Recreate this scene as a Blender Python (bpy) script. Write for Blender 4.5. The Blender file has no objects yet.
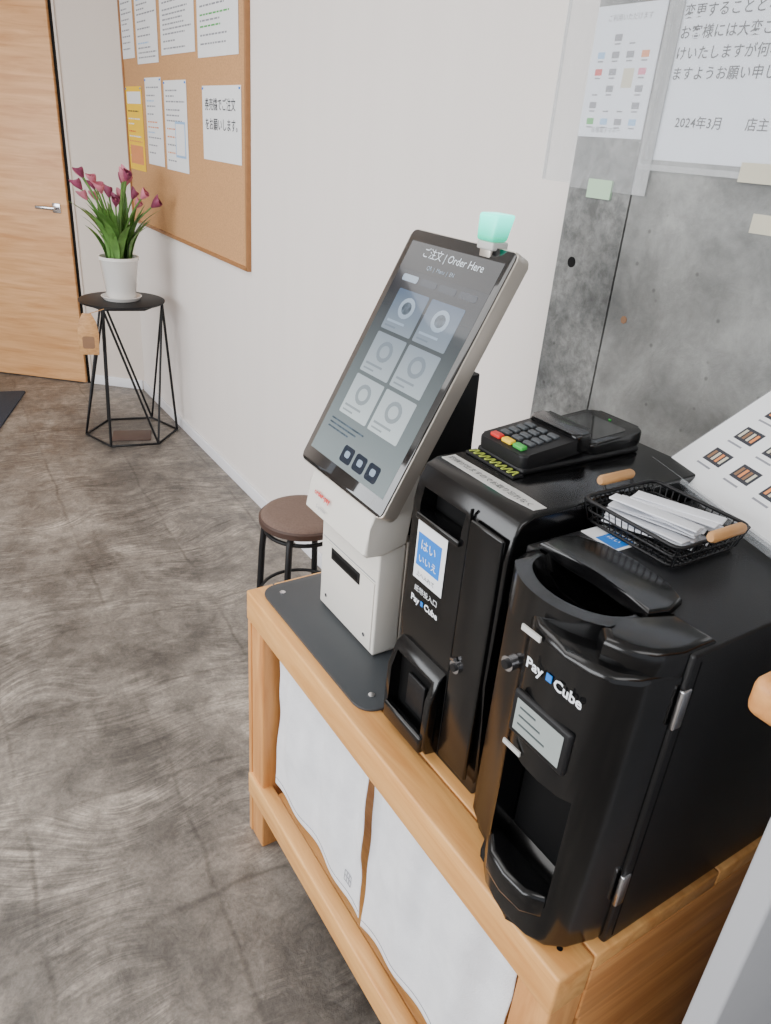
import bpy, bmesh, math, random
from mathutils import Vector as V, Matrix
random.seed(7)
COL=bpy.context.scene.collection
# ---------------------------------------------------------------- materials
def hexc(r,g,b):
    f=lambda c:((c/255)/12.92 if c/255<=0.04045 else (((c/255)+0.055)/1.055)**2.4)
    return (f(r),f(g),f(b),1)
def base(name):
    m=bpy.data.materials.new(name); m.use_nodes=True
    nt=m.node_tree; b=nt.nodes["Principled BSDF"]
    return m,nt,b
def mat(name,col,rough=.5,metal=0,coat=0,emit=0,var=.06,scale=12,bump=0,bscale=200,spec=.5,stretch=(1,1,1)):
    m,nt,b=base(name)
    tc=nt.nodes.new("ShaderNodeTexCoord"); mp=nt.nodes.new("ShaderNodeMapping")
    mp.inputs["Scale"].default_value=stretch
    nt.links.new(tc.outputs["Object"],mp.inputs[0])
    n=nt.nodes.new("ShaderNodeTexNoise"); n.inputs["Scale"].default_value=scale; n.inputs["Detail"].default_value=5
    nt.links.new(mp.outputs[0],n.inputs["Vector"])
    r=nt.nodes.new("ShaderNodeValToRGB")
    c=V(col[:3])
    r.color_ramp.elements[0].position=.3; r.color_ramp.elements[1].position=.7
    r.color_ramp.elements[0].color=(*(c*(1-var)),1); r.color_ramp.elements[1].color=(*(c*(1+var)),1)
    nt.links.new(n.outputs["Fac"],r.inputs[0]); nt.links.new(r.outputs[0],b.inputs["Base Color"])
    b.inputs["Roughness"].default_value=rough; b.inputs["Metallic"].default_value=metal
    b.inputs["Coat Weight"].default_value=coat; b.inputs["Coat Roughness"].default_value=.05
    b.inputs["Specular IOR Level"].default_value=spec
    if emit:
        nt.links.new(r.outputs[0],b.inputs["Emission Color"]); b.inputs["Emission Strength"].default_value=emit
    if bump:
        n2=nt.nodes.new("ShaderNodeTexNoise"); n2.inputs["Scale"].default_value=bscale; n2.inputs["Detail"].default_value=3
        nt.links.new(mp.outputs[0],n2.inputs["Vector"])
        bp=nt.nodes.new("ShaderNodeBump"); bp.inputs["Strength"].default_value=bump; bp.inputs["Distance"].default_value=.002
        nt.links.new(n2.outputs["Fac"],bp.inputs["Height"]); nt.links.new(bp.outputs[0],b.inputs["Normal"])
    return m
def wood(name,c1,c2,stretch,scale=6,rough=.45,bump=.1,extra=None):
    m,nt,b=base(name)
    tc=nt.nodes.new("ShaderNodeTexCoord"); mp=nt.nodes.new("ShaderNodeMapping")
    mp.inputs["Scale"].default_value=stretch
    nt.links.new(tc.outputs["Object"],mp.inputs[0])
    n=nt.nodes.new("ShaderNodeTexNoise"); n.inputs["Scale"].default_value=scale; n.inputs["Detail"].default_value=8; n.inputs["Distortion"].default_value=.6
    n.inputs["Roughness"].default_value=.6
    nt.links.new(mp.outputs[0],n.inputs["Vector"])
    r=nt.nodes.new("ShaderNodeValToRGB"); r.color_ramp.elements[0].position=.3; r.color_ramp.elements[1].position=.68
    r.color_ramp.elements[0].color=c1; r.color_ramp.elements[1].color=c2
    nt.links.new(n.outputs["Fac"],r.inputs[0]); nt.links.new(r.outputs[0],b.inputs["Base Color"])
    b.inputs["Roughness"].default_value=rough
    bp=nt.nodes.new("ShaderNodeBump"); bp.inputs["Strength"].default_value=bump; bp.inputs["Distance"].default_value=.001
    nt.links.new(n.outputs["Fac"],bp.inputs["Height"]); nt.links.new(bp.outputs[0],b.inputs["Normal"])
    return m
def mixn(nt,a,bb,fac,mode="MIX"):
    x=nt.nodes.new("ShaderNodeMix"); x.data_type="RGBA"; x.blend_type=mode
    for i,val in ((0,fac),(6,a),(7,bb)):
        if hasattr(val,"links") or isinstance(val,bpy.types.NodeSocket): nt.links.new(val,x.inputs[i])
        else: x.inputs[i].default_value=val
    return x.outputs[2]
def ramp(nt,src,p0,c0,p1,c1):
    r=nt.nodes.new("ShaderNodeValToRGB"); e=r.color_ramp.elements
    e[0].position=p0; e[0].color=c0; e[1].position=p1; e[1].color=c1
    nt.links.new(src,r.inputs[0]); return r.outputs[0]
def noise(nt,vec,scale,detail=5,rough=.5,dist=0):
    n=nt.nodes.new("ShaderNodeTexNoise"); n.inputs["Scale"].default_value=scale; n.inputs["Detail"].default_value=detail
    n.inputs["Roughness"].default_value=rough; n.inputs["Distortion"].default_value=dist
    nt.links.new(vec,n.inputs["Vector"]); return n.outputs["Fac"]
def mapping(nt,scale=(1,1,1),rot=(0,0,0),loc=(0,0,0)):
    tc=nt.nodes.new("ShaderNodeTexCoord"); mp=nt.nodes.new("ShaderNodeMapping")
    mp.inputs["Scale"].default_value=scale; mp.inputs["Rotation"].default_value=rot; mp.inputs["Location"].default_value=loc
    nt.links.new(tc.outputs["Object"],mp.inputs[0]); return mp.outputs[0]
W=(1,1,1,1); K=(0,0,0,1)
def g4(x): return (x,x,x,1)
def floor_mat():
    m,nt,b=base("floor_concrete")
    vec=mapping(nt)
    big=noise(nt,vec,1.9,5,.58,.4)
    med=noise(nt,vec,4.8,8,.66,.8)
    mot=noise(nt,vec,19,8,.72,.5)
    fine=noise(nt,vec,105,5,.72)
    c=ramp(nt,big,.36,hexc(96,90,84),.64,hexc(140,132,123))
    c=mixn(nt,c,ramp(nt,med,.39,g4(.52),.61,(1.42,1.41,1.38,1)),.62,"MULTIPLY")
    c=mixn(nt,c,ramp(nt,mot,.39,g4(.58),.61,g4(1.36)),.58,"MULTIPLY")
    c=mixn(nt,c,ramp(nt,fine,.38,g4(.68),.62,g4(1.28)),.55,"MULTIPLY")
    dn=nt.nodes.new("ShaderNodeTexNoise"); dn.inputs["Scale"].default_value=4; dn.inputs["Detail"].default_value=6
    nt.links.new(vec,dn.inputs["Vector"])
    add=nt.nodes.new("ShaderNodeVectorMath"); add.operation="MULTIPLY_ADD"
    add.inputs[1].default_value=(.06,.06,0); nt.links.new(dn.outputs["Color"],add.inputs[0]); nt.links.new(vec,add.inputs[2])
    # curved coordinates for the pale trowel scratches
    add2=nt.nodes.new("ShaderNodeVectorMath"); add2.operation="MULTIPLY_ADD"
    dn2=nt.nodes.new("ShaderNodeTexNoise"); dn2.inputs["Scale"].default_value=1.6; dn2.inputs["Detail"].default_value=1; nt.links.new(vec,dn2.inputs["Vector"])
    add2.inputs[1].default_value=(.55,.55,0); nt.links.new(dn2.outputs["Color"],add2.inputs[0]); nt.links.new(vec,add2.inputs[2])
    for ang,off,lo in ((.35,(3.1,.4,0),.50),(-.6,(7.7,2.2,0),.52),(1.2,(1.7,9.1,0),.53)):
        mp=nt.nodes.new("ShaderNodeMapping"); mp.inputs["Scale"].default_value=(6,80,1); mp.inputs["Rotation"].default_value=(0,0,ang); mp.inputs["Location"].default_value=off
        nt.links.new(add2.outputs[0],mp.inputs[0])
        st_=noise(nt,mp.outputs[0],1,6,.7,.6)
        msk=ramp(nt,noise(nt,mapping(nt,(1,1,1),(0,0,0),off),3.0,4,.6),lo,K,lo+.05,W)
        sc=ramp(nt,st_,.43,g4(.70),.60,g4(1.6))
        c=mixn(nt,c,mixn(nt,W,sc,msk,"MIX"),.6,"MULTIPLY")
    br=nt.nodes.new("ShaderNodeTexBrick"); br.offset=.0
    br.inputs["Color1"].default_value=g4(1.15); br.inputs["Color2"].default_value=g4(.80); br.inputs["Mortar"].default_value=(.45,.44,.43,1)
    br.inputs["Scale"].default_value=1; br.inputs["Mortar Size"].default_value=.010; br.inputs["Mortar Smooth"].default_value=1
    br.inputs["Brick Width"].default_value=.36; br.inputs["Row Height"].default_value=.38
    rt=nt.nodes.new("ShaderNodeMapping"); rt.inputs["Rotation"].default_value=(0,0,.04); nt.links.new(add.outputs[0],rt.inputs[0])
    nt.links.new(rt.outputs[0],br.inputs["Vector"])
    jm=ramp(nt,noise(nt,vec,3.6,4,.6),.42,g4(.25),.6,g4(.9))
    c=mixn(nt,c,mixn(nt,W,br.outputs["Color"],jm,"MIX"),.85,"MULTIPLY")
    nt.links.new(c,b.inputs["Base Color"])
    rr=ramp(nt,med,.3,g4(.34),.7,g4(.56)); nt.links.new(rr,b.inputs["Roughness"])
    bp=nt.nodes.new("ShaderNodeBump"); bp.inputs["Strength"].default_value=.55; bp.inputs["Distance"].default_value=.005
    h=mixn(nt,ramp(nt,mot,.2,K,.8,W),ramp(nt,fine,.2,K,.8,W),.25); h=mixn(nt,h,br.outputs["Fac"],.12,"SUBTRACT")
    nt.links.new(h,bp.inputs["Height"]); nt.links.new(bp.outputs[0],b.inputs["Normal"])
    return m
def concrete_mat():
    m,nt,b=base("wall_concrete")
    vec=mapping(nt)
    big=noise(nt,vec,2.6,6,.6,.4); med=noise(nt,vec,16,9,.72,.3); blot=noise(nt,vec,5,7,.62,.7)
    c=ramp(nt,big,.36,hexc(106,108,108),.62,hexc(152,153,151))
    c=mixn(nt,c,ramp(nt,blot,.42,g4(.60),.58,g4(1.14)),.5,"MULTIPLY")
    c=mixn(nt,c,ramp(nt,med,.36,g4(.68),.6,g4(1.14)),.58,"MULTIPLY")
    sx=nt.nodes.new("ShaderNodeSeparateXYZ"); nt.links.new(vec,sx.inputs[0])
    mr=nt.nodes.new("ShaderNodeMapRange"); mr.inputs[1].default_value=1.066; mr.inputs[2].default_value=1.072; nt.links.new(sx.outputs[1],mr.inputs[0])
    spots=noise(nt,vec,34,7,.75,.3)
    c2=ramp(nt,spots,.4,g4(.5),.6,g4(1.08))
    c=mixn(nt,c,mixn(nt,W,c2,mr.outputs[0],"MIX"),.75,"MULTIPLY")
    vo=nt.nodes.new("ShaderNodeTexVoronoi"); vo.inputs["Scale"].default_value=22; nt.links.new(vec,vo.inputs["Vector"])
    c=mixn(nt,c,ramp(nt,vo.outputs["Distance"],.05,g4(.3),.11,W),.55,"MULTIPLY")
    nt.links.new(c,b.inputs["Base Color"]); b.inputs["Roughness"].default_value=.8
    bp=nt.nodes.new("ShaderNodeBump"); bp.inputs["Strength"].default_value=.65; bp.inputs["Distance"].default_value=.005
    nt.links.new(med,bp.inputs["Height"]); nt.links.new(bp.outputs[0],b.inputs["Normal"])
    return m
M={}
M["floor"]=floor_mat(); M["conc"]=concrete_mat()
M["wall"]=mat("wall_white",hexc(239,232,227),.85,var=.015,scale=3,bump=.35,bscale=260,stretch=(1,3,.35))
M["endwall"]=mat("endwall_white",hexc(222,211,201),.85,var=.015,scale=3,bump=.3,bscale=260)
M["ceil"]=mat("ceiling_white",hexc(225,222,218),.9,var=.01)
M["basebd"]=mat("baseboard_white",hexc(238,238,242),.5,var=.01)
M["door"]=wood("door_wood",hexc(206,146,92),hexc(236,184,130),(1.2,1.2,16),2.2,.4,.03)
M["pine"]=wood("pine_wood",hexc(204,138,72),hexc(238,182,112),(14,1.2,14),2.5,.42,.1)
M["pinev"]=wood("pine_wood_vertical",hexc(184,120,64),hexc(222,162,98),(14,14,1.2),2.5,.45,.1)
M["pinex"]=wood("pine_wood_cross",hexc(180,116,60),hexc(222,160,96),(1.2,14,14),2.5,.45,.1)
M["dowel"]=wood("dowel_wood",hexc(176,126,76),hexc(206,158,104),(4,30,30),3,.5,.05)
M["black"]=mat("black_plastic",hexc(9,9,10),.18,var=.1,scale=8,spec=.5)
M["blackm"]=mat("black_matte",hexc(17,17,19),.5,var=.1,spec=.35)
M["blackt"]=mat("black_textured_steel",hexc(11,11,13),.38,var=.1,bump=.25,bscale=600,spec=.45)
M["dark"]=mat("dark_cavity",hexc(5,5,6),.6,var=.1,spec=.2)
M["wire"]=mat("black_wire",hexc(22,22,24),.4,metal=.3)
M["plate"]=mat("base_plate_grey",hexc(58,62,66),.42,var=.05,bump=.1,bscale=700)
M["keyg"]=mat("key_grey",hexc(70,74,78),.5)
M["glassblk"]=mat("black_glass",hexc(9,10,13),.08,coat=1,var=.05)
M["silver"]=mat("silver_shell",hexc(190,182,172),.34,metal=.6,var=.02)
M["whitep"]=mat("white_plastic",hexc(222,218,210),.4,var=.01)
M["whiteg"]=mat("light_grey_plastic",hexc(198,197,193),.4,var=.01)
M["chrome"]=mat("chrome",hexc(205,205,208),.18,metal=1,var=.02)
M["cloth"]=mat("white_cloth",hexc(238,239,243),.95,var=.04,scale=30,bump=.9,bscale=420)
M["paper"]=mat("paper_white",hexc(236,238,240),.8,var=.01)
M["paper2"]=mat("paper_cool",hexc(230,235,244),.8,var=.01)
M["yellow"]=mat("paper_yellow",hexc(250,204,40),.8,var=.02)
M["blue"]=mat("print_blue",hexc(20,120,215),.5,var=.02)
M["lblue"]=mat("print_lightblue",hexc(150,190,230),.5,var=.02)
M["red"]=mat("print_red",hexc(210,40,35),.5,var=.02)
M["orange"]=mat("print_orange",hexc(225,140,80),.5,var=.02)
M["green"]=mat("print_green",hexc(60,170,70),.5,var=.02)
M["pink"]=mat("print_pink",hexc(220,120,150),.5,var=.02)
M["brownp"]=mat("print_brown",hexc(135,100,72),.5,var=.1)
M["ink"]=mat("print_ink",hexc(50,52,60),.7,var=.02)
M["inkl"]=mat("print_ink_light",hexc(140,142,150),.7,var=.02)
M["txtw"]=mat("print_white",hexc(232,236,240),.5,var=.01,emit=.1)
M["cork"]=mat("cork",hexc(198,150,102),.9,var=.14,scale=160,bump=.5,bscale=300)
M["corkfr"]=mat("board_frame",hexc(156,108,64),.5,var=.08,scale=40)
M["tape"]=mat("masking_tape",hexc(205,200,180),.7,var=.03)
M["gtape"]=mat("green_tape",hexc(180,210,180),.7,var=.03)
M["mat"]=mat("door_mat_fabric",hexc(52,58,70),.95,var=.3,scale=220,bump=.8,bscale=400)
M["seat"]=mat("stool_fabric",hexc(112,92,82),.9,var=.12,scale=150,bump=.6,bscale=500)
M["seatrim"]=mat("stool_trim",hexc(70,50,42),.5)
M["pot"]=mat("ceramic_white",hexc(232,230,226),.25,coat=.4,var=.01)
M["soil"]=mat("soil",hexc(60,42,30),.95,var=.3,scale=60)
M["leaf"]=mat("leaf_green",hexc(92,136,62),.45,var=.3,scale=25)
M["petal"]=mat("petal_purple",hexc(140,62,92),.5,var=.3,scale=30)
M["petal2"]=mat("petal_pink",hexc(200,118,136),.5,var=.25,scale=30)
M["panel"]=mat("panel_grey",hexc(170,171,175),.45,var=.01)
M["napkin"]=mat("napkin_paper",hexc(228,230,236),.75,var=.02)
M["lime"]=mat("lime_strip",hexc(176,190,84),.6,var=.05)
M["lcd"]=mat("lcd_grey",hexc(150,158,156),.2,coat=.6,var=.03,emit=.08)
M["lcdink"]=mat("lcd_ink",hexc(70,78,80),.4)
def ui_reflect_grad(name,lo,hi,em):  # washed-out reflection painted into screen colours, dark top to pale bottom
    m,nt,b=base(name)
    vec=mapping(nt); sx=nt.nodes.new("ShaderNodeSeparateXYZ"); nt.links.new(vec,sx.inputs[0])
    mr=nt.nodes.new("ShaderNodeMapRange"); mr.inputs[1].default_value=1.05; mr.inputs[2].default_value=1.32; nt.links.new(sx.outputs[2],mr.inputs[0])
    c=ramp(nt,mr.outputs[0],0,lo,1,hi)
    nt.links.new(c,b.inputs["Base Color"]); nt.links.new(c,b.inputs["Emission Color"]); b.inputs["Emission Strength"].default_value=em
    b.inputs["Roughness"].default_value=.12; b.inputs["Coat Weight"].default_value=.5; b.inputs["Coat Roughness"].default_value=.04
    b.inputs["Specular IOR Level"].default_value=.3
    return m
def ui(name,col,em,var=.06,scale=12): return mat(name,col,.12,coat=.5,emit=em,var=var,scale=scale,spec=.3)
M["ui_bg_refl"]=ui_reflect_grad("ui_background_reflect",hexc(118,128,130),hexc(16,22,32),.10)  # background colour carries the painted reflection
M["ui_dark"]=ui("ui_header",hexc(10,14,22),.03)
M["ui_tile"]=ui("ui_tile",hexc(130,146,162),.14)
M["ui_title"]=ui("ui_title",hexc(190,200,208),.25)
M["ui_tile_refl"]=ui_reflect_grad("ui_tile_reflect",hexc(188,197,197),hexc(58,76,98),.22)  # tile colour with the same reflection painted in
M["ui_food"]=ui("ui_food",hexc(70,82,94),.05,.5,90)
M["ui_food_refl"]=ui_reflect_grad("ui_food_reflect",hexc(142,150,150),hexc(80,94,112),.1)  # food picture colour, reflection painted in as well
M["ui_btn"]=ui("ui_button",hexc(34,42,54),.04)
def teal():
    m,nt,b=base("beacon_teal"); b.inputs["Base Color"].default_value=(.0,.62,.42,1)
    vec=mapping(nt); sx=nt.nodes.new("ShaderNodeSeparateXYZ"); nt.links.new(vec,sx.inputs[0])
    mr=nt.nodes.new("ShaderNodeMapRange"); mr.inputs[1].default_value=1.425; mr.inputs[2].default_value=1.462; nt.links.new(sx.outputs[2],mr.inputs[0])
    c=ramp(nt,mr.outputs[0],0,(.0,.38,.20,1),1,(.12,1.9,1.55,1)); nt.links.new(c,b.inputs["Emission Color"])
    b.inputs["Emission Strength"].default_value=1.5; b.inputs["Roughness"].default_value=.25
    return m
M["teal"]=teal()
def film(name,alpha,tint):
    m,nt,b=base(name); b.inputs["Base Color"].default_value=tint; b.inputs["Roughness"].default_value=.12
    b.inputs["Alpha"].default_value=alpha
    vec=mapping(nt,(1,3,1)); h=noise(nt,vec,9,4,.6,1.5)
    bp=nt.nodes.new("ShaderNodeBump"); bp.inputs["Strength"].default_value=.6; bp.inputs["Distance"].default_value=.01
    nt.links.new(h,bp.inputs["Height"]); nt.links.new(bp.outputs[0],b.inputs["Normal"])
    return m
M["film"]=film("clear_film",.12,hexc(238,241,243))
M["film2"]=film("clear_film_fold",.22,hexc(238,241,243))
M["acrylic"]=film("acrylic_clear",.25,hexc(225,230,235))

# ---------------------------------------------------------------- geometry helpers
def group(name):
    o=bpy.data.objects.new(name,None); COL.objects.link(o); o.empty_display_size=.05; return o
def finish(bm,name,m,parent=None,smooth=True,ang=35):
    bmesh.ops.recalc_face_normals(bm,faces=bm.faces)
    me=bpy.data.meshes.new(name); bm.to_mesh(me); bm.free()
    if m: me.materials.append(M[m] if isinstance(m,str) else m)
    if smooth:
        me.shade_smooth(); me.set_sharp_from_angle(angle=math.radians(ang))
    o=bpy.data.objects.new(name,me); COL.objects.link(o)
    if parent: o.parent=parent
    return o
def bev(bm,r,seg=3,edges=None):
    if r>0: bmesh.ops.bevel(bm,geom=edges or list(bm.edges),offset=r,segments=seg,profile=.5,affect="EDGES",clamp_overlap=True)
def box(name,lo,hi,m,parent=None,r=0,seg=3):
    bm=bmesh.new(); bmesh.ops.create_cube(bm,size=1)
    lo=V(lo);hi=V(hi)
    for v in bm.verts: v.co=V(((lo[i]+hi[i])/2+v.co[i]*(hi[i]-lo[i])) for i in range(3))
    bev(bm,r,seg); return finish(bm,name,m,parent)
class F:
    def __init__(s,O,u,v): s.O=V(O);s.u=V(u).normalized();s.v=V(v).normalized();s.n=s.u.cross(s.v)
    def p(s,a,b,c=0): return s.O+s.u*a+s.v*b+s.n*c
    def mat(s,a,b,c):
        q=s.p(a,b,c); return Matrix(((s.u.x,s.v.x,s.n.x,q.x),(s.u.y,s.v.y,s.n.y,q.y),(s.u.z,s.v.z,s.n.z,q.z),(0,0,0,1)))
def fbox(fr,name,a0,a1,b0,b1,c0,c1,m,parent=None,r=0,seg=3):
    bm=bmesh.new(); bmesh.ops.create_cube(bm,size=1)
    for v in bm.verts:
        c=v.co.copy(); v.co=V(((a0+a1)/2+c.x*(a1-a0),(b0+b1)/2+c.y*(b1-b0),(c0+c1)/2+c.z*(c1-c0)))
    bev(bm,r,seg)
    for v in bm.verts: v.co=fr.p(*v.co)
    return finish(bm,name,m,parent)
def rrect(a0,a1,b0,b1,r,seg=6):
    pts=[]
    for cx,cy,s in ((a1-r,b0+r,-90),(a1-r,b1-r,0),(a0+r,b1-r,90),(a0+r,b0+r,180)):
        for i in range(seg+1):
            t=math.radians(s+90*i/seg); pts.append((cx+r*math.cos(t),cy+r*math.sin(t)))
    return pts
def fprism(fr,name,pts,c0,c1,m,parent=None,r=0,seg=2,rtop=None):
    bm=bmesh.new()
    lo=[bm.verts.new((x,y,c0)) for x,y in pts]; hi=[bm.verts.new((x,y,c1)) for x,y in pts]
    n=len(pts); f0=bm.faces.new(lo[::-1]); f1=bm.faces.new(hi)
    for i in range(n): bm.faces.new((lo[i],lo[(i+1)%n],hi[(i+1)%n],hi[i]))
    if r>0: bev(bm,r,seg,[e for e in set(f1.edges)|set(f0.edges)])
    for v in bm.verts: v.co=fr.p(*v.co)
    return finish(bm,name,m,parent)
XY=F((0,0,0),(1,0,0),(0,1,0))
XZ=F((0,0,0),(1,0,0),(0,0,1))   # n = -Y
def ftext(fr,name,body,a,b,c,size,m,parent=None,sp=1.0,ls=1.0,align="LEFT",bold=0):
    cu=bpy.data.curves.new(name,"FONT"); cu.body=body; cu.size=size; cu.space_character=sp; cu.space_line=ls
    cu.align_x=align; cu.offset=bold; cu.resolution_u=2
    cu.materials.append(M[m]); o=bpy.data.objects.new(name,cu); COL.objects.link(o)
    o.matrix_world=fr.mat(a,b,c)
    if parent: o.parent=parent
    return o
def tube(name,pts,r,m,parent=None,seg=8,closed=False,radii=None):
    pts=[V(p) for p in pts]; n=len(pts); bm=bmesh.new(); rings=[]
    up=None
    for i,p in enumerate(pts):
        a=pts[(i-1)%n] if (closed or i>0) else p; b=pts[(i+1)%n] if (closed or i<n-1) else p
        t=(b-a).normalized()
        if up is None:
            up=V((0,0,1)) if abs(t.z)<.9 else V((1,0,0))
        s=t.cross(up); 
        if s.length<1e-4: s=t.cross(V((0,1,0)))
        s.normalize(); up=s.cross(t).normalized()
        rr=radii[i] if radii else r
        rings.append([bm.verts.new(p+(s*math.cos(2*math.pi*k/seg)+up*math.sin(2*math.pi*k/seg))*rr) for k in range(seg)])
    m2=n if closed else n-1
    for i in range(m2):
        A=rings[i];B=rings[(i+1)%n]
        for k in range(seg): bm.faces.new((A[k],A[(k+1)%seg],B[(k+1)%seg],B[k]))
    if not closed:
        bm.faces.new(rings[0]); bm.faces.new(rings[-1])
    return finish(bm,name,m,parent,ang=60)
def lathe(name,cx,cy,prof,m,parent=None,seg=40,sx=1,sy=1):
    bm=bmesh.new(); rings=[]
    for r,z in prof: rings.append([bm.verts.new((cx+sx*r*math.cos(2*math.pi*k/seg),cy+sy*r*math.sin(2*math.pi*k/seg),z)) for k in range(seg)])
    for A,B in zip(rings,rings[1:]):
        for k in range(seg): bm.faces.new((A[k],A[(k+1)%seg],B[(k+1)%seg],B[k]))
    bm.faces.new(rings[0]); bm.faces.new(rings[-1])
    return finish(bm,name,m,parent,ang=40)
def cut(o,cutter):
    md=o.modifiers.new("b","BOOLEAN"); md.operation="DIFFERENCE"; md.object=cutter; md.solver="EXACT"
    bpy.context.view_layer.update()
    dg=bpy.context.evaluated_depsgraph_get(); me=bpy.data.meshes.new_from_object(o.evaluated_get(dg))
    o.modifiers.clear(); o.data=me
    me.shade_smooth(); me.set_sharp_from_angle(angle=math.radians(35))
    bpy.data.objects.remove(cutter)

# ---------------------------------------------------------------- room
WX=1.251
C0=V((1.251,4.685,0)); e=V((-.757,.653,0)).normalized()
bm=bmesh.new()
E1=C0+e*6
vs=[bm.verts.new(p) for p in ((-3.3,-2.5,0),(1.45,-2.5,0),(1.45,C0.y+.2,0),(E1.x,E1.y+.2,0),(-3.3,E1.y+.2,0))]
bm.faces.new(vs); r=bmesh.ops.extrude_face_region(bm,geom=bm.faces[:])
for v in [g for g in r["geom"] if isinstance(g,bmesh.types.BMVert)]: v.co.z=-.1
finish(bm,"floor","floor",smooth=False)
box("ceiling",(-3.3,-2.5,2.55),(1.45,7.2,2.65),"ceil")
box("wall_right",(WX,1.235,0),(WX+.15,C0.y+.12,2.55),"wall")
wr=box("wall_concrete",(WX-.014,-2.5,0),(WX+.15,1.235,2.55),"conc")
g=box("cutter",(WX-.03,1.064,-.1),(WX-.006,1.069,2.6),None); cut(wr,g)
EW=F(C0,-e,(0,0,1))
fbox(EW,"wall_end",-6,.1,0,2.55,-.15,0,"endwall")
lw=box("wall_left",(-3.3,-2.5,0),(-3.15,7.2,2.55),"wall")
for y0,y1 in ((-1.6,1.2),(1.4,4.2)):
    c=box("c",(-3.5,y0,.75),(-3,y1,2.3),None); cut(lw,c)
wn=group("window_1")
for y0,y1 in ((-1.6,1.2),(1.4,4.2)):
    for a,b_ in (((-3.26,y0,.75),(-3.2,y1,.80)),((-3.26,y0,2.25),(-3.2,y1,2.3)),((-3.26,y0,.75),(-3.2,y0+.05,2.3)),((-3.26,y1-.05,.75),(-3.2,y1,2.3)),((-3.26,(y0+y1)/2-.025,.75),(-3.2,(y0+y1)/2+.025,2.3))):
        box("frame",a,b_,"silver",wn,.004)
box("baseboard_right",(WX-.012,1.236,0),(WX,C0.y-.01,.06),"basebd",r=.003)
fbox(EW,"baseboard_end",-.35,-.012,0,.06,0,.012,"basebd",r=.003)
dr=group("door_1")
fbox(EW,"door_leaf",-1.27,-.385,.008,2.08,.002,.03,"door",dr,.003)
fbox(EW,"gap_shade_right",-.385,-.362,0,2.1,0,.008,"dark",dr)  # dark strip stands in for the shade in the door gap
fbox(EW,"frame_right",-.364,-.352,0,2.12,0,.012,"endwall",dr)
fbox(EW,"frame_top",-1.31,-.352,2.085,2.12,0,.014,"endwall",dr)
fbox(EW,"frame_left",-1.31,-1.272,0,2.12,0,.014,"endwall",dr)
fbox(EW,"handle_rose",-.475,-.425,1.02,1.075,.03,.038,"chrome",dr,.006)
tube("handle_stem",[EW.p(-.45,1.048,.035),EW.p(-.45,1.048,.075)],.009,"chrome",dr)
fbox(EW,"handle_lever",-.56,-.438,1.038,1.058,.066,.08,"chrome",dr,.006)
dm=F((.575,4.86,0),(.936,-.15,0),(.35,.936,0))
mt=fprism(dm,"door_mat",rrect(-1.0,0,-.85,.0,.02),.0,.010,"mat",r=.003)

# ---------------------------------------------------------------- notice board
WF=F((WX,0,0),(0,-1,0),(0,0,1))   # a=-Y
nb=group("notice_board")
BY0,BY1,BZ0,BZ1=2.955,4.62,1.03,2.2
fbox(WF,"cork_panel",-BY1,-BY0,BZ0,BZ1,.0,.012,"cork",nb)
for nm,a0,a1,b0,b1 in (("frame_bottom",-BY1,-BY0,BZ0-.006,BZ0+.010),("frame_top",-BY1,-BY0,BZ1-.012,BZ1+.006),("frame_near",-BY0-.012,-BY0+.004,BZ0-.006,BZ1+.006),("frame_far",-BY1-.004,-BY1+.014,BZ0-.006,BZ1+.006)):
    fbox(WF,nm,a0,a1,b0,b1,.0,.02,"corkfr",nb,.002)
def notice(par,y1,y0,z0,z1,m="paper",lines=None,header=None,c=.0135,seed=0):
    rnd=random.Random(seed)
    fbox(WF,"sheet",-y1,-y0,z0,z1,c,c+.0008,m,par)
    w=y1-y0;h=z1-z0; cc=c+.001
    if header: fbox(WF,"header",-y1+.02,-y0-.02,z1-h*.2,z1-h*.06,cc,cc+.0003,header,par)
    z=z1-h*(.28 if header else .1)
    while lines and z>z0+h*.08:
        L=w*rnd.uniform(.35,.85)
        a=-y1+w*.08; end=a+L; col=rnd.choice(lines)
        while a<end:
            ww_=rnd.uniform(.015,.04); fbox(WF,"print_word",a,min(a+ww_,end),z-.006,z,cc,cc+.0003,col,par); a+=ww_+.009
        z-=h*rnd.choice((.06,.09))
    for dx in (.012,w-.012): 
        fbox(WF,"pin",-y1+dx-.004,-y1+dx+.004,z1-.014,z1-.006,cc,cc+.004,"blue",par,.001)
notice(nb,4.60,4.385,1.82,2.12,lines=["inkl"],seed=1)
notice(nb,4.34,4.00,1.79,2.12,lines=["inkl","inkl","lblue"],seed=2)
notice(nb,3.95,3.50,1.815,2.12,lines=["inkl","inkl","inkl"],seed=3)
notice(nb,3.465,3.03,1.79,2.12,lines=["inkl","inkl","green","inkl"],seed=4)
notice(nb,4.60,4.31,1.30,1.695,"yellow",lines=["red","paper","ink","orange"],header="paper",seed=5)
fbox(WF,"yellow_photo",-4.57,-4.34,1.33,1.42,.0146,.015,"orange",nb)
notice(nb,4.245,3.985,1.345,1.73,lines=["inkl","orange","lblue","inkl"],seed=6)
notice(nb,3.945,3.63,1.34,1.715,lines=["inkl","inkl","orange","inkl"],seed=7)
fbox(WF,"table_box",-3.80,-3.66,1.40,1.55,.0148,.0152,"lblue",nb); fbox(WF,"table_box_in",-3.79,-3.67,1.41,1.54,.0152,.0155,"paper",nb)
notice(nb,3.43,3.01,1.415,1.69,seed=8)
ftext(WF,"notice_text","券売機でご注文\nをお願いします。",-3.40,1.605,.015,.048,"ink",nb,ls=1.5,bold=.0004)

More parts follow.
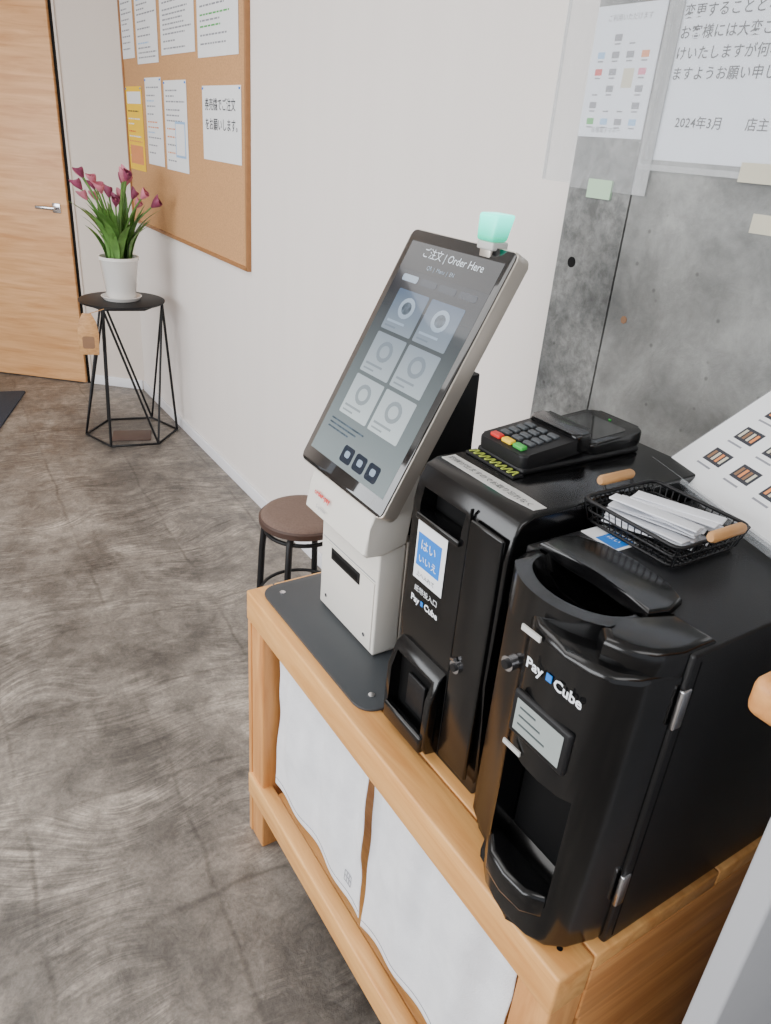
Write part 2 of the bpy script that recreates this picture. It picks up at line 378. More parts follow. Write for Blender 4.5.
# ---------------------------------------------------------------- posters + film on the concrete
CF=F((WX-.014,0,0),(0,-1,0),(0,0,1))
pl=group("plastic_film")
fbox(CF,"film_sheet",-1.234,-1.03,1.49,2.1,.0042,.0046,"film",pl)
fbox(CF,"film_sheet_wide",-1.06,-.30,1.535,2.1,.0052,.0056,"film",pl)
fbox(CF,"film_hem",-1.06,-.30,1.535,1.545,.0058,.0062,"film2",pl)
fbox(CF,"film_seam",-1.062,-1.03,1.49,2.1,.0064,.0068,"film2",pl)
fbox(WF,"film_fold",-1.335,-1.2355,1.497,2.1,.0003,.0007,"film2",pl)
fbox(WF,"film_edge",-1.335,-1.325,1.50,2.1,.0009,.0013,"film2",pl)
fbox(CF,"tape_green",-1.178,-1.115,1.475,1.51,.0002,.0056,"gtape",pl)
fbox(CF,"tape_beige",-.843,-.74,1.53,1.56,.0056,.0066,"tape",pl)
fbox(CF,"tape_beige_low",-.80,-.73,1.455,1.485,.0002,.0016,"tape",pl)
ip=group("payment_poster")
fbox(CF,"sheet",-1.234,-1.070,1.585,1.805,.0,.0014,"paper2",ip)
rnd=random.Random(3)
for r_ in range(6):
    for c_ in range(4):
        if r_==0 and c_ in (0,3): continue
        a=-1.216+c_*.036; b=1.758-r_*.028
        big=(r_ in(2,3) and c_==2)
        if r_==3 and c_==2: continue
        fbox(CF,"icon",a,a+(.026 if big else .018),b-(.032 if big else .011),b,.0014,.0017,"tape" if big else rnd.choice(["red","orange","lblue","inkl","pink","inkl","green","inkl","paper2"]),ip,.0)
        if not big: fbox(CF,"icon_label",a+.002,a+.016,b-.017,b-.0145,.0014,.0017,"inkl",ip)
ftext(CF,"caption","ご利用いただけます",-1.205,1.78,.0018,.012,"inkl",ip)
ftext(CF,"caption_low","各種電子マネー",-1.20,1.594,.0018,.011,"inkl",ip)
pn=group("price_notice")
fbox(CF,"sheet",-1.052,-.46,1.553,2.05,.0,.0014,"paper2",pn)
fbox(CF,"headline",-1.01,-.5,1.845,1.87,.0014,.0018,"yellow",pn)
ftext(CF,"body_text","価格と一部商品の内容を\n変更することとなりました。\nお客様には大変ご迷惑をお掛\nけいたしますが何卒ご理解\nますようお願い申し上げます。",-1.03,1.806,.002,.022,"ink",pn,ls=1.40,sp=1.06,bold=.0002)
ftext(CF,"date_text","2024年3月　　店主",-1.00,1.608,.002,.021,"ink",pn,sp=1.06,bold=.0002)
fx=group("wall_anchor")
tube("anchor_hole",[CF.p(-1.19,1.345,-.001),CF.p(-1.19,1.345,.0012)],.011,"dark",fx,seg=16)
tube("anchor_rust",[CF.p(-1.02,1.26,-.001),CF.p(-1.02,1.26,.0012)],.008,"brownp",fx,seg=7)

# ---------------------------------------------------------------- counter
ct=group("counter_table")
TX0,TX1,TY0,TY1,TZ=.505,1.03,.305,1.228,.695
box("front_rail",(TX0,TY0,TZ-.07),(TX0+.06,TY1,TZ),"pine",ct,.004)
box("top_board",(TX0+.062,TY0,TZ-.03),(TX0+.30,TY1,TZ),"pine",ct,.003)
box("top_board_rear",(TX0+.302,TY0,TZ-.03),(TX1,TY1,TZ),"pine",ct,.003)
box("end_apron_near",(TX0+.062,TY0,TZ-.13),(TX1,TY0+.03,TZ-.031),"pinex",ct,.003)
box("end_panel_near",(TX0+.075,TY0+.004,.06),(TX1-.04,TY0+.024,TZ-.131),"pinex",ct,.003)
box("end_apron_far",(TX0+.062,TY1-.03,TZ-.13),(TX1,TY1,TZ-.031),"pinex",ct,.003)
for nm,x,y in (("leg_1",TX0+.004,TY1-.075),("leg_2",TX0+.004,TY0+.002),("leg_3",TX1-.06,TY1-.09),("leg_4",TX1-.06,TY0+.032)):
    box(nm,(x,y,0),(x+.058,y+.058,TZ-.071),"pinev",ct,.004)
box("leg_1_brace",(TX0+.002,TY1-.016,0),(TX0+.09,TY1-.001,TZ-.071),"pinev",ct,.003)
box("shelf_rail",(TX0-.004,TY0,.13),(TX0+.03,TY1-.01,.195),"pine",ct,.004)
box("shelf_board",(TX0+.031,TY0+.03,.165),(TX1-.062,TY1-.10,.19),"pine",ct,.003)
box("back_rail",(TX1-.03,TY0+.1,.42),(TX1-.005,TY1-.1,.5),"pine",ct,.003)
for y in (TY0+.03,TY0+.055): lathe("screw",TX0+.03,y,[(.004,TZ),(.004,TZ+.0006),(.001,TZ+.0006)],"blackm",ct,12)
cst=group("caster_wheel")
tube("wheel",[(.60,1.135,.022),(.60,1.16,.022)],.022,"blackm",cst,seg=20)
box("fork",(.59,1.125,.02),(.61,1.17,.05),"blackm",cst,.003)
def curtain(name,y1,y0,zt,zb0,zb1,seed,logo=True):
    rnd=random.Random(seed); gp=group(name)
    ph=[rnd.uniform(0,6.28) for _ in range(5)]
    nu,nv=130,80
    def f(u,v):
        y=y1+(y0-y1)*u
        env=math.sin(math.pi*min(1,v*1.02))
        x=.537-.005*v
        x+=(.0035+.0045*env)*math.sin(u*15+ph[0]+.9*math.sin(v*2.3+ph[3]))
        x+=(.0030*(1-v)+.0022*env)*math.sin(u*31+ph[1]+1.6*v)
        x+=.0028*math.sin(u*6+ph[2])
        x+=.0022*math.exp(-((v-.45-.25*math.sin(u*5+ph[4]))/.10)**2)
        x+=.0016*env*math.sin(v*17+u*9+ph[2])
        zb=zb0+(zb1-zb0)*u
        z=zt+(zb-zt)*v
        y+=.005*math.sin(v*5+ph[2])*v
        return V((x,y,z))
    bm=bmesh.new(); gr=[[bm.verts.new(f(i/nu,j/nv)) for i in range(nu+1)] for j in range(nv+1)]
    for j in range(nv):
        for i in range(nu): bm.faces.new((gr[j][i],gr[j][i+1],gr[j+1][i+1],gr[j+1][i]))
    o=finish(bm,"fabric","cloth",gp,ang=180)
    md=o.modifiers.new("s","SOLIDIFY"); md.thickness=.0015; md.offset=1
    tube("hem_stitch",[f(i/60,.955)+V((-.0008,0,0)) for i in range(61)],.0005,"inkl",gp,seg=5)
    tube("rod",[(.545,y1+.008,zt-.001),(.545,y0-.008,zt-.001)],.004,"whitep",gp)
    if logo:
        for k in range(4):
            u0=.84+.02*k
            tube("stamp_bar",[f(u0,.84+.06*t/8)+V((-.0022,0,0)) for t in range(9)],.0007,"inkl",gp,seg=4)
        for vv in (.84,.87,.9):
            tube("stamp_bar",[f(.84+.06*t/8,vv)+V((-.0022,0,0)) for t in range(9)],.0007,"inkl",gp,seg=4)
    return gp
curtain("curtain",1.130,.758,.618,.228,.222,1)
curtain("curtain",.755,.385,.618,.205,.255,2,False)

# ---------------------------------------------------------------- kiosk
kz=TZ
bp_=group("base_plate")
fprism(XY,"plate",rrect(.528,.90,.79,1.215,.035,8),kz,kz+.005,"plate",bp_,.0012)
for x,y in ((.565,1.18),(.565,.825)): lathe("bolt",x,y,[(.006,kz+.005),(.006,kz+.0065),(.002,kz+.007)],"chrome",bp_,14)
kk=group("self_order_kiosk")
pb=kz+.0052
PY0,PY1=.912,1.118
box("pedestal_front",(.618,PY0,pb+.004),(.672,PY1,.925),"whitep",kk,.004)
box("pedestal_foot",(.622,PY0+.004,pb),(.78,PY1-.004,pb+.01),"silver",kk,.002)
box("pedestal_side",(.673,PY0-.001,pb+.003),(.690,PY1+.001,.93),"silver",kk,.002)
fprism(XZ,"stand_body",[(.691,pb+.0),(.795,pb+.0),(.80,1.0),(.795,1.215),(.745,1.215),(.66,1.05),(.691,.97)],-PY1+.01,-PY0-.01,"blackm",kk,.004)
KP=F((.618,PY1,pb+.004),(0,-1,0),(0,0,1))
fbox(KP,"door_panel",.008,.198,.008,.150,0,.002,"whitep",kk,.0015)
fbox(KP,"receipt_slot_frame",.045,.150,.122,.146,.0018,.004,"blackm",kk,.003)
fbox(KP,"receipt_slot",.052,.143,.128,.140,.0035,.0045,"dark",kk)
fbox(KP,"panel_line",.008,.198,.154,.1555,.0,.0006,"inkl",kk)
for a in(.03,.176): tube("lock",[KP.p(a,.03,0),KP.p(a,.03,.0035)],.004,"chrome",kk,seg=14)
fprism(XZ,"printer_housing",[(.602,1.015),(.590,.975),(.581,.928),(.588,.920),(.62,.917),(.668,.93),(.682,1.06),(.64,1.06)],-1.122,-.906,"whitep",kk,.005,3)
CH=F((.578,1.122,.928),(0,-1,0),V((.009,0,.05)))
ftext(CH,"housing_logo","order-pay",.03,.036,.001,.014,"red",kk,bold=.0005)
ftext(CH,"housing_label","S-printer",.045,.014,.001,.010,"inkl",kk)
SF=F((.587,1.157,1.008),(0,-1,0),(.463,0,.886))
SW,SH=.284,.458
fprism(SF,"screen_shell",rrect(0,SW,0,SH,.012,6),-.028,-.001,"silver",kk,.003)
fprism(SF,"screen_back",rrect(.03,SW-.03,.02,SH-.03,.012,6),-.052,-.025,"blackm",kk,.006)
fprism(SF,"screen_glass",rrect(.002,SW-.003,.002,SH-.002,.011,6),-.0015,.0015,"glassblk",kk,.001)
a0,a1,b0,b1=.016,SW-.018,.03,SH-.022
fbox(SF,"display",a0,a1,b0,b1,.0014,.0018,"ui_bg_refl",kk)
fbox(SF,"ui_header",a0,a1,b1-.05,b1,.0018,.0020,"ui_dark",kk)
ftext(SF,"ui_title","ご注文 | Order Here",a0+.045,b1-.022,.0023,.019,"ui_title",kk)
ftext(SF,"ui_sub","QR  |  Menu  |  EN",a0+.075,b1-.042,.0023,.010,"ui_tile",kk)
for i in range(4): fprism(SF,"ui_tab",rrect(a0+.022+i*.054,a0+.068+i*.054,b1-.070,b1-.058,.004,3),.0018,.0020,"ui_btn" if i else "ui_tile",kk)
for r_ in range(3):
    for c_ in range(2):
        x0=a0+.030+c_*.098; y1=b1-.084-r_*.082
        fprism(SF,"ui_tile",rrect(x0,x0+.090,y1-.075,y1,.003,3),.0018,.0020,"ui_tile_refl",kk)
        pts=[(x0+.045+.022*math.cos(t*math.pi/8),y1-.030+.019*math.sin(t*math.pi/8)) for t in range(16)]
        fprism(SF,"ui_food",pts,.0020,.0022,"ui_food_refl" if r_ else "ui_tile",kk)
        fprism(SF,"ui_food_inner",[(x0+.045+(p-x0-.045)*.6,y1-.030+(q-y1+.030)*.6) for p,q in pts],.0022,.0023,"ui_food" if r_==0 else "ui_tile_refl",kk)
        fbox(SF,"ui_caption",x0+.008,x0+.060,y1-.060,y1-.056,.0020,.0022,"ui_food_refl" if r_ else "ui_tile",kk)
        fbox(SF,"ui_caption",x0+.008,x0+.040,y1-.069,y1-.066,.0020,.0022,"ui_food_refl",kk)
fbox(SF,"ui_order_bar",a0,a1,b0,b0+.072,.0018,.0019,"ui_bg_refl",kk)
for j in range(3): fbox(SF,"ui_order_line",a0+.02,a0+.13-.02*j,b0+.066-j*.008,b0+.069-j*.008,.0019,.0021,"ui_food",kk)
for i in range(3):
    fprism(SF,"ui_button",rrect(a0+.095+i*.042,a0+.130+i*.042,b0+.010,b0+.040,.006,4),.0019,.0021,"ui_btn",kk)
    fprism(SF,"ui_button_icon",rrect(a0+.105+i*.042,a0+.120+i*.042,b0+.020,b0+.032,.004,3),.0021,.0023,"ui_tile",kk)
bx,by=.803,.945
box("beacon_bracket",(bx-.014,by-.014,1.388),(bx+.010,by+.014,1.416),"silver",kk,.003)
box("beacon_base",(bx-.016,by-.020,1.408),(bx+.016,by+.020,1.421),"whiteg",kk,.003)
bm=bmesh.new(); bmesh.ops.create_cube(bm,size=1)
for v in bm.verts:
    k=1.08 if v.co.z>0 else .92
    v.co=V((bx+v.co.x*.034*k+v.co.z*.006,by+v.co.y*.044*k,1.441+v.co.z*.040))
bev(bm,.005,4); finish(bm,"beacon_light","teal",kk)

# ---------------------------------------------------------------- bill machine
b1_=group("bill_acceptor")
MX,MY0,MY1,MT=.575,.572,.778,1.155
body=fprism(XZ,"body",[(MX+.012,TZ),(.945,TZ),(.945,MT),(MX+.035,MT),(MX+.016,MT-.008),(MX+.006,MT-.026),(MX,MT-.06),(MX,.90),(MX+.006,.84)],-MY1,-MY0,"black",b1_,.005,3)
MF=F((MX,MY1,TZ),(0,-1,0),(0,0,1))
c=fbox(MF,"cutter",.02,.115,.385,.425,-.03,.03,None); cut(body,c)
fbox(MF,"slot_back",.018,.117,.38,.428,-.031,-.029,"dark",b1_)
fbox(MF,"slot_lip",.018,.118,.378,.388,-.02,.006,"black",b1_,.003)
fbox(MF,"seam",.128,.130,.02,.44,-.004,.0006,"dark",b1_)
fbox(MF,"column",.135,.200,.03,.43,-.001,.006,"black",b1_,.006)
fbox(MF,"sticker",.022,.092,.282,.375,.0008,.0014,"paper",b1_)
fbox(MF,"sticker_blue",.026,.082,.305,.358,.0014,.0018,"blue",b1_)
ftext(MF,"sticker_text","はい",.033,.335,.002,.019,"txtw",b1_)
ftext(MF,"sticker_text_low","いいえ",.031,.313,.002,.015,"txtw",b1_)
ftext(MF,"sticker_small","上へ入れて",.030,.289,.002,.009,"ink",b1_)
ftext(MF,"slot_label","紙幣投入口",.028,.262,.001,.0115,"txtw",b1_)
ftext(MF,"machine_logo","Pay",.022,.242,.001,.015,"txtw",b1_,bold=.0005)
fbox(MF,"logo_mark",.047,.053,.243,.251,.0008,.0014,"blue",b1_)
ftext(MF,"machine_logo_end","Cube",.056,.242,.001,.015,"txtw",b1_,bold=.0005)
tray=fprism(XZ,"dispenser",[(MX+.01,.705),(MX-.014,.71),(MX-.022,.725),(MX-.020,.81),(MX-.008,.85),(MX+.01,.865)],-(MY1-.004),-(MY1-.120),"black",b1_,.004,3)
c=fbox(MF,"cutter",.016,.108,.025,.145,-.005,.05,None); cut(tray,c)
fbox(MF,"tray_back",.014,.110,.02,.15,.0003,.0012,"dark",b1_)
fbox(MF,"tray_lip",.010,.114,.016,.048,.012,.026,"black",b1_,.005)
fbox(MF,"inner_flap",.045,.09,.06,.12,.002,.008,"blackm",b1_,.002)
tube("lock_ring",[MF.p(.150,.205,.004),MF.p(.150,.205,.010)],.010,"chrome",b1_,seg=20)
tube("lock_core",[MF.p(.150,.205,.008),MF.p(.150,.205,.013)],.006,"blackm",b1_,seg=16)
tube("latch",[MF.p(.138,.210,.006),MF.p(.150,.218,.010)],.003,"chrome",b1_)
MTOP=F((MX,MY1,MT),(0,-1,0),(1,0,0))
fprism(MTOP,"label_strip",[(.01,.036),(.15,.036),(.195,.042),(.197,.062),(.15,.064),(.01,.060)],.0002,.001,"whiteg",b1_)
ftext(MTOP,"strip_text","釣銭が出ますのでお取り忘れなく",.014,.044,.0014,.0115,"ink",b1_)
# ---------------------------------------------------------------- coin machine
c2=group("coin_changer")
X2,Y20,Y21,T2=.585,.312,.555,1.13
cbody=box("body",(X2,Y20,TZ),(.99,Y21,T2),"blackt",c2,.004)
plan=[(X2+.02,.316),(X2-.012,.318),(.535,.328),(.514,.343),(.503,.365),(.499,.395),(.500,.42),(.506,.445),(.519,.465),(.535,.474),(.545,.485),(.551,.50),(.556,.52),(.566,.547),(X2+.02,.553)]
bulge=fprism(XY,"front_housing",plan,TZ+.004,1.110,"black",c2,.010,4)
c=fprism(XZ,"cutter",rrect(.46,.575,.765,.935,.045,8),-.462,-.352,None); cut(bulge,c)
def ell(cx,cy,rx,ry,n=40): return [(cx+rx*math.cos(t*2*math.pi/n),cy+ry*math.sin(t*2*math.pi/n)) for t in range(n)]
hop=fprism(XY,"hopper_rim",ell(.588,.458,.070,.090),1.080,1.130,"black",c2,.010,4)
def bowlcut(): return lathe("cutter",.588,.458,[(.001,1.098),(.026,1.101),(.042,1.112),(.054,1.134),(.055,1.17),(.001,1.17)],None,seg=44,sy=1.32)
for o_ in (hop,cbody,bulge): cut(o_,bowlcut())
hood=fprism(XY,"hopper_hood",[(.592,.378),(.62,.372),(.650,.38),(.665,.41),(.670,.458),(.665,.505),(.650,.535),(.62,.545),(.592,.54),(.600,.50),(.603,.458),(.600,.415)],1.122,1.139,"black",c2,.005,3)
fprism(XY,"top_cap",[(X2+.04,.317),(X2-.008,.318),(.548,.328),(.530,.345),(.520,.37),(.535,.388),(.56,.376),(X2+.04,.372)],1.095,1.136,"black",c2,.009,3)
fprism(XY,"coin_tray",[(.53,.346),(.508,.354),(.492,.373),(.488,.405),(.493,.437),(.508,.457),(.53,.466)],.742,.780,"black",c2,.008,3)
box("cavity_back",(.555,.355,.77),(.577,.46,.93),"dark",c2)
NF=F((.4985,.475,TZ),V((0.012,-1,0)),(0,0,1))
ftext(NF,"machine_logo","Pay",.034,.366,.0020,.018,"txtw",c2,bold=.0005)
fbox(NF,"logo_mark",.064,.072,.368,.377,.001,.0022,"blue",c2)
ftext(NF,"machine_logo_end","Cube",.075,.366,.0020,.018,"txtw",c2,bold=.0005)
fbox(NF,"lcd_frame",.026,.112,.272,.330,-.006,.003,"blackm",c2,.004)
fbox(NF,"lcd",.034,.104,.280,.322,.0028,.0036,"lcd",c2)
for k in range(3): fbox(NF,"lcd_line",.040,.064+.009*k,.312-k*.011,.3145-k*.011,.0036,.0039,"lcdink",c2)
fbox(NF,"small_label",.018,.046,.402,.409,-.001,.0012,"whiteg",c2)
fbox(NF,"small_label_mid",.022,.050,.247,.253,-.001,.0012,"whiteg",c2)
tube("lock_ring",[(.552,.508,1.0),(.540,.508,1.0)],.010,"chrome",c2,seg=20)
tube("lock_core",[(.542,.508,1.0),(.536,.508,1.0)],.006,"blackm",c2,seg=16)
for z in (1.045,.775): box("hinge",(.580,Y20-.003,z-.005),(.594,Y20+.004,z+.045),"chrome",c2,.002)
box("door_seam",(X2+.012,Y20-.0006,TZ+.01),(X2+.014,Y20+.002,T2-.01),"dark",c2)
lf=group("sticker_card")
T2F=F((.60,.553,T2),(0,-1,0),(1,0,0))
fbox(T2F,"card",.003,.060,.072,.114,.0002,.0012,"paper",lf); fbox(T2F,"card_blue",.024,.056,.076,.110,.0012,.0016,"blue",lf)
ftext(T2F,"card_text","はい",.028,.090,.0018,.010,"txtw",lf)
# ---------------------------------------------------------------- card terminal
ctm=group("card_terminal")
z0=MT
TP=F((.675,.770,z0),(0,-1,0),(1,0,0))
fbox(TP,"dock",.0,.100,.0,.235,.0002,.010,"blackm",ctm,.004)
TW=F((.675,.770,z0+.014),(0,-1,0),V((1,0,.11)))
fprism(TW,"pinpad",rrect(.001,.099,0,.120,.010,5),-.008,.014,"blackm",ctm,.004,3)
fprism(TW,"pinpad_hood",rrect(.0,.101,.095,.130,.010,5),-.006,.021,"black",ctm,.005,3)
for r_ in range(4):
    for c_ in range(3):
        fbox(TW,"key",.015+c_*.024,.033+c_*.024,.028+r_*.015,.038+r_*.015,.013,.018,"keyg",ctm,.002)
for c_,mm in enumerate(("red","yellow","green")): fbox(TW,"key_"+mm,.015+c_*.024,.035+c_*.024,.010,.021,.013,.019,mm,ctm,.002)
TB=F((.800,.780,z0+.018),(0,-1,0),V((1,0,.07)))
fprism(TB,"reader_pad",rrect(.0,.108,0,.120,.016,6),-.014,.008,"black",ctm,.005,3)
fprism(TB,"reader_glass",rrect(.012,.096,.02,.092,.008,5),.0078,.0088,"glassblk",ctm)
fbox(TB,"led",.05,.054,.100,.1025,.0078,.0092,"green",ctm)
sp=group("terminal_cushion_strip")
for i in range(16):
    a=.004+i*.006
    fprism(TP,"stripe",[(a,-.017),(a+.002,-.017),(a+.006,-.003),(a+.004,-.003)] if i%2==0 else [(a+.004,-.017),(a+.006,-.017),(a+.002,-.003),(a,-.003)],.0041,.0052,"lime",sp)
fbox(TP,"strip_base",.0,.104,-.020,-.0006,.0002,.004,"blackm",sp,.001)
# ---------------------------------------------------------------- basket with napkins
bk=group("wire_basket")
cx,cy,bz=.760,.500,T2+.0015
hx,hy,hz=.068,.074,.032
def rc(ax_,ay_,z,rad=.012): return [V((cx+x,cy+y,z)) for x,y in rrect(-ax_,ax_,-ay_,ay_,rad,3)]
tube("rim",rc(hx,hy,bz+hz),.0026,"wire",bk,closed=True)
tube("rim_mid",rc(hx-.003,hy-.003,bz+hz*.55),.0013,"wire",bk,closed=True)
tube("base_ring",rc(hx-.007,hy-.007,bz+.003),.002,"wire",bk,closed=True)
n=15
for i in range(n):
    t=-1+2*i/(n-1)
    tube("wire_y",[(cx+t*(hx-.002),cy+hy,bz+hz),(cx+t*(hx-.009),cy+hy-.007,bz+.003),(cx+t*(hx-.009),cy-hy+.007,bz+.003),(cx+t*(hx-.002),cy-hy,bz+hz)],.0009,"wire",bk,seg=5)
    tube("wire_x",[(cx+hx,cy+t*(hy-.002),bz+hz),(cx+hx-.007,cy+t*(hy-.009),bz+.003),(cx-hx+.007,cy+t*(hy-.009),bz+.003),(cx-hx,cy+t*(hy-.002),bz+hz)],.0009,"wire",bk,seg=5)
for s in (1,-1):
    y=cy+s*(hy+.010)
    for x in (-.026,.026): tube("handle_wire",[(cx+x,cy+s*hy,bz+hz),(cx+x,y,bz+hz+.010)],.002,"wire",bk,seg=6)
    tube("handle",[(cx-.031,y,bz+hz+.012),(cx-.027,y,bz+hz+.012),(cx+.027,y,bz+hz+.012),(cx+.031,y,bz+hz+.012)],.007,"dowel",bk,seg=14,radii=[.005,.007,.007,.005])
np_=group("napkin_stack")
rnd=random.Random(5)
for i in range(14):
    a=rnd.uniform(-.2,.2)+.25; x=cx+rnd.uniform(-.028,.028); y=cy+rnd.uniform(-.004,.004); z=bz+.006+i*.0024
    fr=F((x,y,z),(math.cos(a),math.sin(a),rnd.uniform(-.05,.05)),(-math.sin(a),math.cos(a),rnd.uniform(-.03,.03)))
    fbox(fr,"napkin",-.010,.010,-.056,.056,0,.0024,"napkin",np_,.0008)
# ---------------------------------------------------------------- menu stand
ms=group("menu_stand")
pdir=V((-.33,-.944,0)); qb=V((.944,-.33,0))
LF=F((.930,.640,T2+.012),pdir,qb*.80+V((0,0,.60)))
fbox(LF,"leaflet",0,.30,0,.21,.001,.002,"paper",ms)
fbox(LF,"acrylic_back",-.004,.304,-.004,.214,-.003,.0005,"acrylic",ms)
fbox(LF,"ledge",-.004,.304,-.012,-.004,-.003,.02,"acrylic",ms,.001)
for a in (.02,.28):
    q=LF.p(a,.16,-.004); tube("strut",[q,(q.x+.0,q.y,T2+.001)],.003,"acrylic",ms)
    q=LF.p(a,-.006,.0); tube("foot",[q,(q.x,q.y,T2+.001)],.003,"acrylic",ms)
for r_ in range(3):
    for c_ in range(4):
        a=.040+c_*.062; b=.150-r_*.052
        fbox(LF,"photo",a,a+.038,b,b+.026,.002,.0023,"ink",ms)
        for k in range(4): fbox(LF,"photo_item",a+.004+k*.0082,a+.009+k*.0082,b+.005,b+.021,.0023,.0025,"orange" if (k+c_+r_)%4==0 else ("tape" if (k+r_)%2 else "brownp"),ms)
        fbox(LF,"photo_caption",a,a+.030,b-.010,b-.007,.002,.0023,"inkl",ms)
# ---------------------------------------------------------------- partition at lower right
pt=group("partition_panel")
box("panel",(.568,.165,0),(1.22,.195,1.178),"panel",pt,.004)
box("top_rail",(.488,.158,1.180),(1.22,.215,1.216),"pinex",pt,.010,4)
# ---------------------------------------------------------------- stool
st=group("round_stool")
sx,sy=.985,1.915
lathe("seat",sx,sy,[(.01,.432),(.130,.432),(.136,.437),(.136,.450),(.130,.458),(.11,.463),(.05,.466),(.002,.467)],"seat",st,48)
lathe("seat_rim",sx,sy,[(.132,.425),(.141,.428),(.142,.446),(.136,.451),(.132,.44)],"seatrim",st,48)
for k in range(4):
    a=math.radians(45+90*k); c_,s_=math.cos(a),math.sin(a)
    tube("leg_%d"%(k+1),[(sx+.06*c_,sy+.06*s_,.424),(sx+.115*c_,sy+.115*s_,.42),(sx+.13*c_,sy+.13*s_,.40),(sx+.14*c_,sy+.14*s_,.3),(sx+.155*c_,sy+.155*s_,.006)],.011,"blackm",st,seg=10)
tube("foot_ring",[(sx+.136*math.cos(t*math.pi/16),sy+.136*math.sin(t*math.pi/16),.16) for t in range(32)],.006,"blackm",st,closed=True)
tube("under_ring",[(sx+.12*math.cos(t*math.pi/16),sy+.12*math.sin(t*math.pi/16),.40) for t in range(32)],.007,"blackm",st,closed=True)
# ---------------------------------------------------------------- plant stand
ps=group("plant_stand")
px,py,pz=.975,3.97,.722
lathe("top",px,py,[(.01,pz-.012),(.205,pz-.012),(.21,pz-.008),(.21,pz-.002),(.206,pz),(.002,pz)],"blackm",ps,48)
def hexp(R,z,off=0): return [V((px+R*math.cos(math.radians(60*k+off)),py+R*math.sin(math.radians(60*k+off)),z)) for k in range(6)]
Tt=hexp(.195,pz-.018,-12); Bt=hexp(.238,.006,-12)
tube("top_ring",Tt,.006,"wire",ps,closed=True); tube("base_ring",Bt,.006,"wire",ps,closed=True)
for k in range(6):
    if k%2==0:
        tube("leg_%d"%k,[Tt[k],Bt[k]],.007,"wire",ps)
        tube("brace_%d"%k,[Tt[k],Bt[(k+1)%6]],.006,"wire",ps); tube("brace_b%d"%k,[Tt[k],Bt[(k-1)%6]],.006,"wire",ps)
wt=group("wooden_tag")
TG=F((.755,3.785,.50),V((.85,-.35,0)),V((.02,0,1)))
tg=fprism(TG,"tag",[(-.045,.0),(.045,.0),(.05,.10),(.04,.16),(.02,.20),(-.02,.20),(-.04,.16),(-.05,.10)],-.003,.003,"dowel",wt,.001)
fprism(TG,"tag_mark",rrect(-.028,.028,.03,.09,.01,4),.003,.0035,"brownp",wt)
tube("string",[TG.p(0,.195,0),(px-.13,py-.165,pz-.01)],.002,"dowel",wt)
fprism(F((px-.02,py-.06,0),(.95,-.3,0),(.3,.95,0)),"floor_tray",rrect(-.10,.10,-.07,.07,.01,3),.0,.010,mat("tray_brown",hexc(84,66,58),.6),None,.003)
pp=group("potted_calla_lily")
fy=py; fx_=px
lathe("saucer",fx_,fy,[(.01,pz),(.085,pz),(.10,pz+.018),(.096,pz+.02),(.08,pz+.006),(.002,pz+.006)],"pot",pp)
lathe("pot",fx_,fy,[(.01,pz+.007),(.062,pz+.007),(.070,pz+.02),(.092,pz+.19),(.097,pz+.195),(.097,pz+.21),(.090,pz+.21),(.086,pz+.19),(.002,pz+.188)],"pot",pp)
lathe("soil",fx_,fy,[(.085,pz+.188),(.085,pz+.192),(.002,pz+.195)],"soil",pp,24)
def leafblade(base_,az,lean,L,wd,m="leaf"):
    bm=bmesh.new(); n=10; rows=[]
    d=V((math.cos(az),math.sin(az),0)); s=V((-d.y,d.x,0))
    for i in range(n+1):
        t=i/n; 
        p=V(base_)+d*(lean*L*t*t)+V((0,0,L*(t-.28*lean*t*t*t)))
        w_=wd*math.sin(math.pi*min(1,(t*.88+.12)))**.8*(1 if t<1 else .05)
        rows.append([bm.verts.new(p-s*w_+d*w_*.25),bm.verts.new(p),bm.verts.new(p+s*w_+d*w_*.25)])
    for A,B in zip(rows,rows[1:]):
        for k in range(2): bm.faces.new((A[k],A[k+1],B[k+1],B[k]))
    return finish(bm,"leaf",m,pp,ang=180)
rnd=random.Random(11)
bz0=pz+.19
for i in range(50):
    az=rnd.uniform(0,6.28); r0=rnd.uniform(0,.06)
    leafblade((fx_+r0*math.cos(az),fy+r0*math.sin(az),bz0),az+rnd.uniform(-.4,.4),rnd.uniform(.1,.75),rnd.uniform(.18,.33),rnd.uniform(.012,.024))
def calla(az,lean,L,m):
    d=V((math.cos(az),math.sin(az),0)); b=V((fx_+.02*d.x,fy+.02*d.y,bz0))
    P_=[b+d*(lean*L*t*t)+V((0,0,L*t)) for t in [i/8 for i in range(9)]]
    tube("stem",P_,.004,"leaf",pp,seg=6)
    top=P_[-1]; ax=(P_[-1]-P_[-2]).normalized(); s=ax.cross(V((0,1,.1))).normalized(); t2=ax.cross(s)
    bm=bmesh.new(); rings=[]; K_=rnd.uniform(.75,1.05)
    for j in range(9):
        t=j/8; 
        ring=[]
        for k in range(14):
            th=2*math.pi*k/14; r_=K_*(.006+.018*math.sin(t*1.7)**1.3); h=K_*(.046*t+(.020*max(0,math.cos(th))*t*t))
            ring.append(bm.verts.new(top+ax*h+(s*math.cos(th)+t2*math.sin(th))*r_))
        rings.append(ring)
    for A,B in zip(rings,rings[1:]):
        for k in range(14): bm.faces.new((A[k],A[(k+1)%14],B[(k+1)%14],B[k]))
    finish(bm,"blossom",m,pp,ang=180)
    tube("spadix",[top,top+ax*.04],.004,"petal2",pp,seg=6)
for i in range(18):
    calla(i*2.4+.3,rnd.uniform(.05,.40),rnd.uniform(.24,.38),"petal" if i%2 else "petal2")
calla(-.6,.62,.26,"petal"); calla(2.7,.38,.27,"petal2"); calla(-1.0,.5,.30,"petal2")

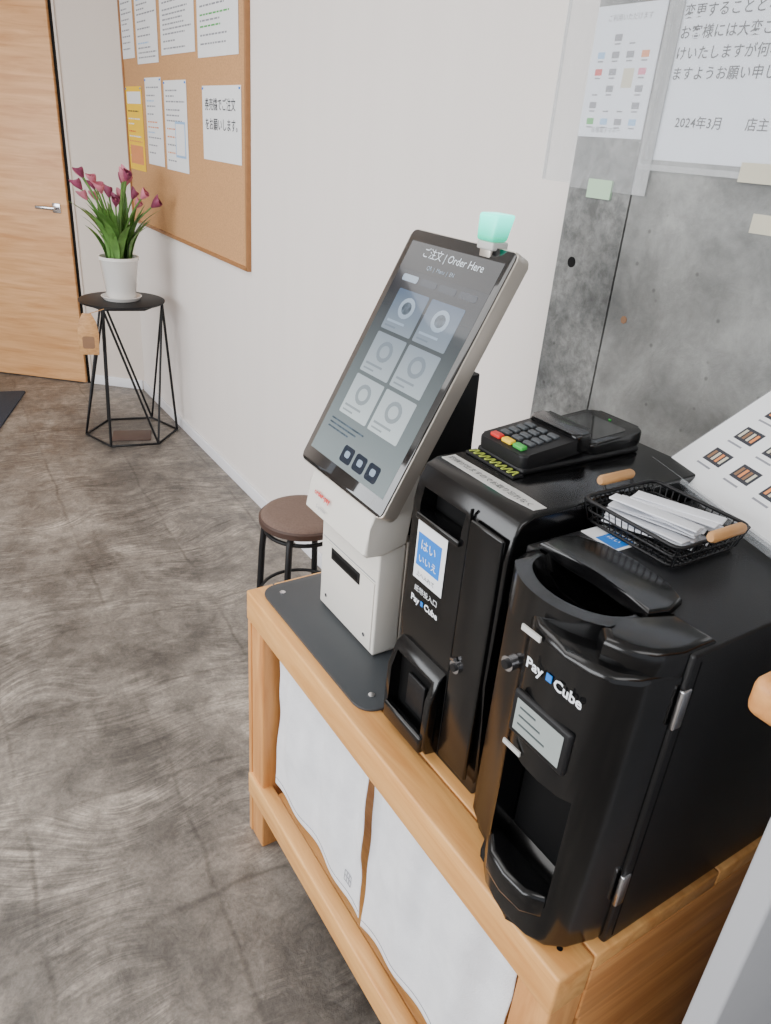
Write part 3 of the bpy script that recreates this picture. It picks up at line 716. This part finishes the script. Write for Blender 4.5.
# ---------------------------------------------------------------- lights
def area(name,loc,target,sx_,sy_,en,col=(1,1,1)):
    l=bpy.data.lights.new(name,"AREA"); l.shape="RECTANGLE"; l.size=sx_; l.size_y=sy_; l.energy=en; l.color=col
    o=bpy.data.objects.new(name,l); COL.objects.link(o); o.location=loc
    o.rotation_euler=(V(target)-V(loc)).to_track_quat("-Z","Y").to_euler(); return o
area("window_light",(-3.05,1.3,1.55),(0,1.3,1.0),5.4,1.5,195,(.96,.98,1))
area("ceiling_fill",(-.4,2.2,2.5),(-.4,2.2,0),1.2,3.0,38,(1,.99,.98))  # added fill lamp below the ceiling, no fitting there
area("ceiling_fill",(.1,-.8,2.5),(.3,.2,0),1.4,1.4,26,(1,.99,.98))  # second added fill lamp, overhead behind the camera
w=bpy.data.worlds.new("w"); bpy.context.scene.world=w; w.use_nodes=True
nt=w.node_tree; bg=nt.nodes["Background"]
sky=nt.nodes.new("ShaderNodeTexSky"); sky.sky_type="HOSEK_WILKIE"; sky.turbidity=8; sky.sun_direction=(-.2,-.4,.8)
mx=nt.nodes.new("ShaderNodeMix"); mx.data_type="RGBA"; mx.inputs[0].default_value=.75; mx.inputs[7].default_value=(.88,.92,1,1)
nt.links.new(sky.outputs[0],mx.inputs[6]); nt.links.new(mx.outputs[2],bg.inputs[0]); bg.inputs[1].default_value=1.15
# ---------------------------------------------------------------- camera
d=V((-125,1488,745)).normalized(); ww=V((-535,-422,745)); ww=(ww-d*ww.dot(d)).normalized(); xx=d.cross(ww).normalized()
cam=bpy.data.cameras.new("camera"); cam.sensor_fit="AUTO"; cam.sensor_width=36; cam.lens=745/1024*36; cam.clip_start=.02
co=bpy.data.objects.new("camera",cam); COL.objects.link(co)
right=V((xx[0],ww[0],-d[0])); up=-V((xx[1],ww[1],-d[1])); back=-V((xx[2],ww[2],-d[2]))
co.matrix_world=Matrix(((right.x,up.x,back.x,0),(right.y,up.y,back.y,0),(right.z,up.z,back.z,1.55),(0,0,0,1)))
bpy.context.scene.camera=co
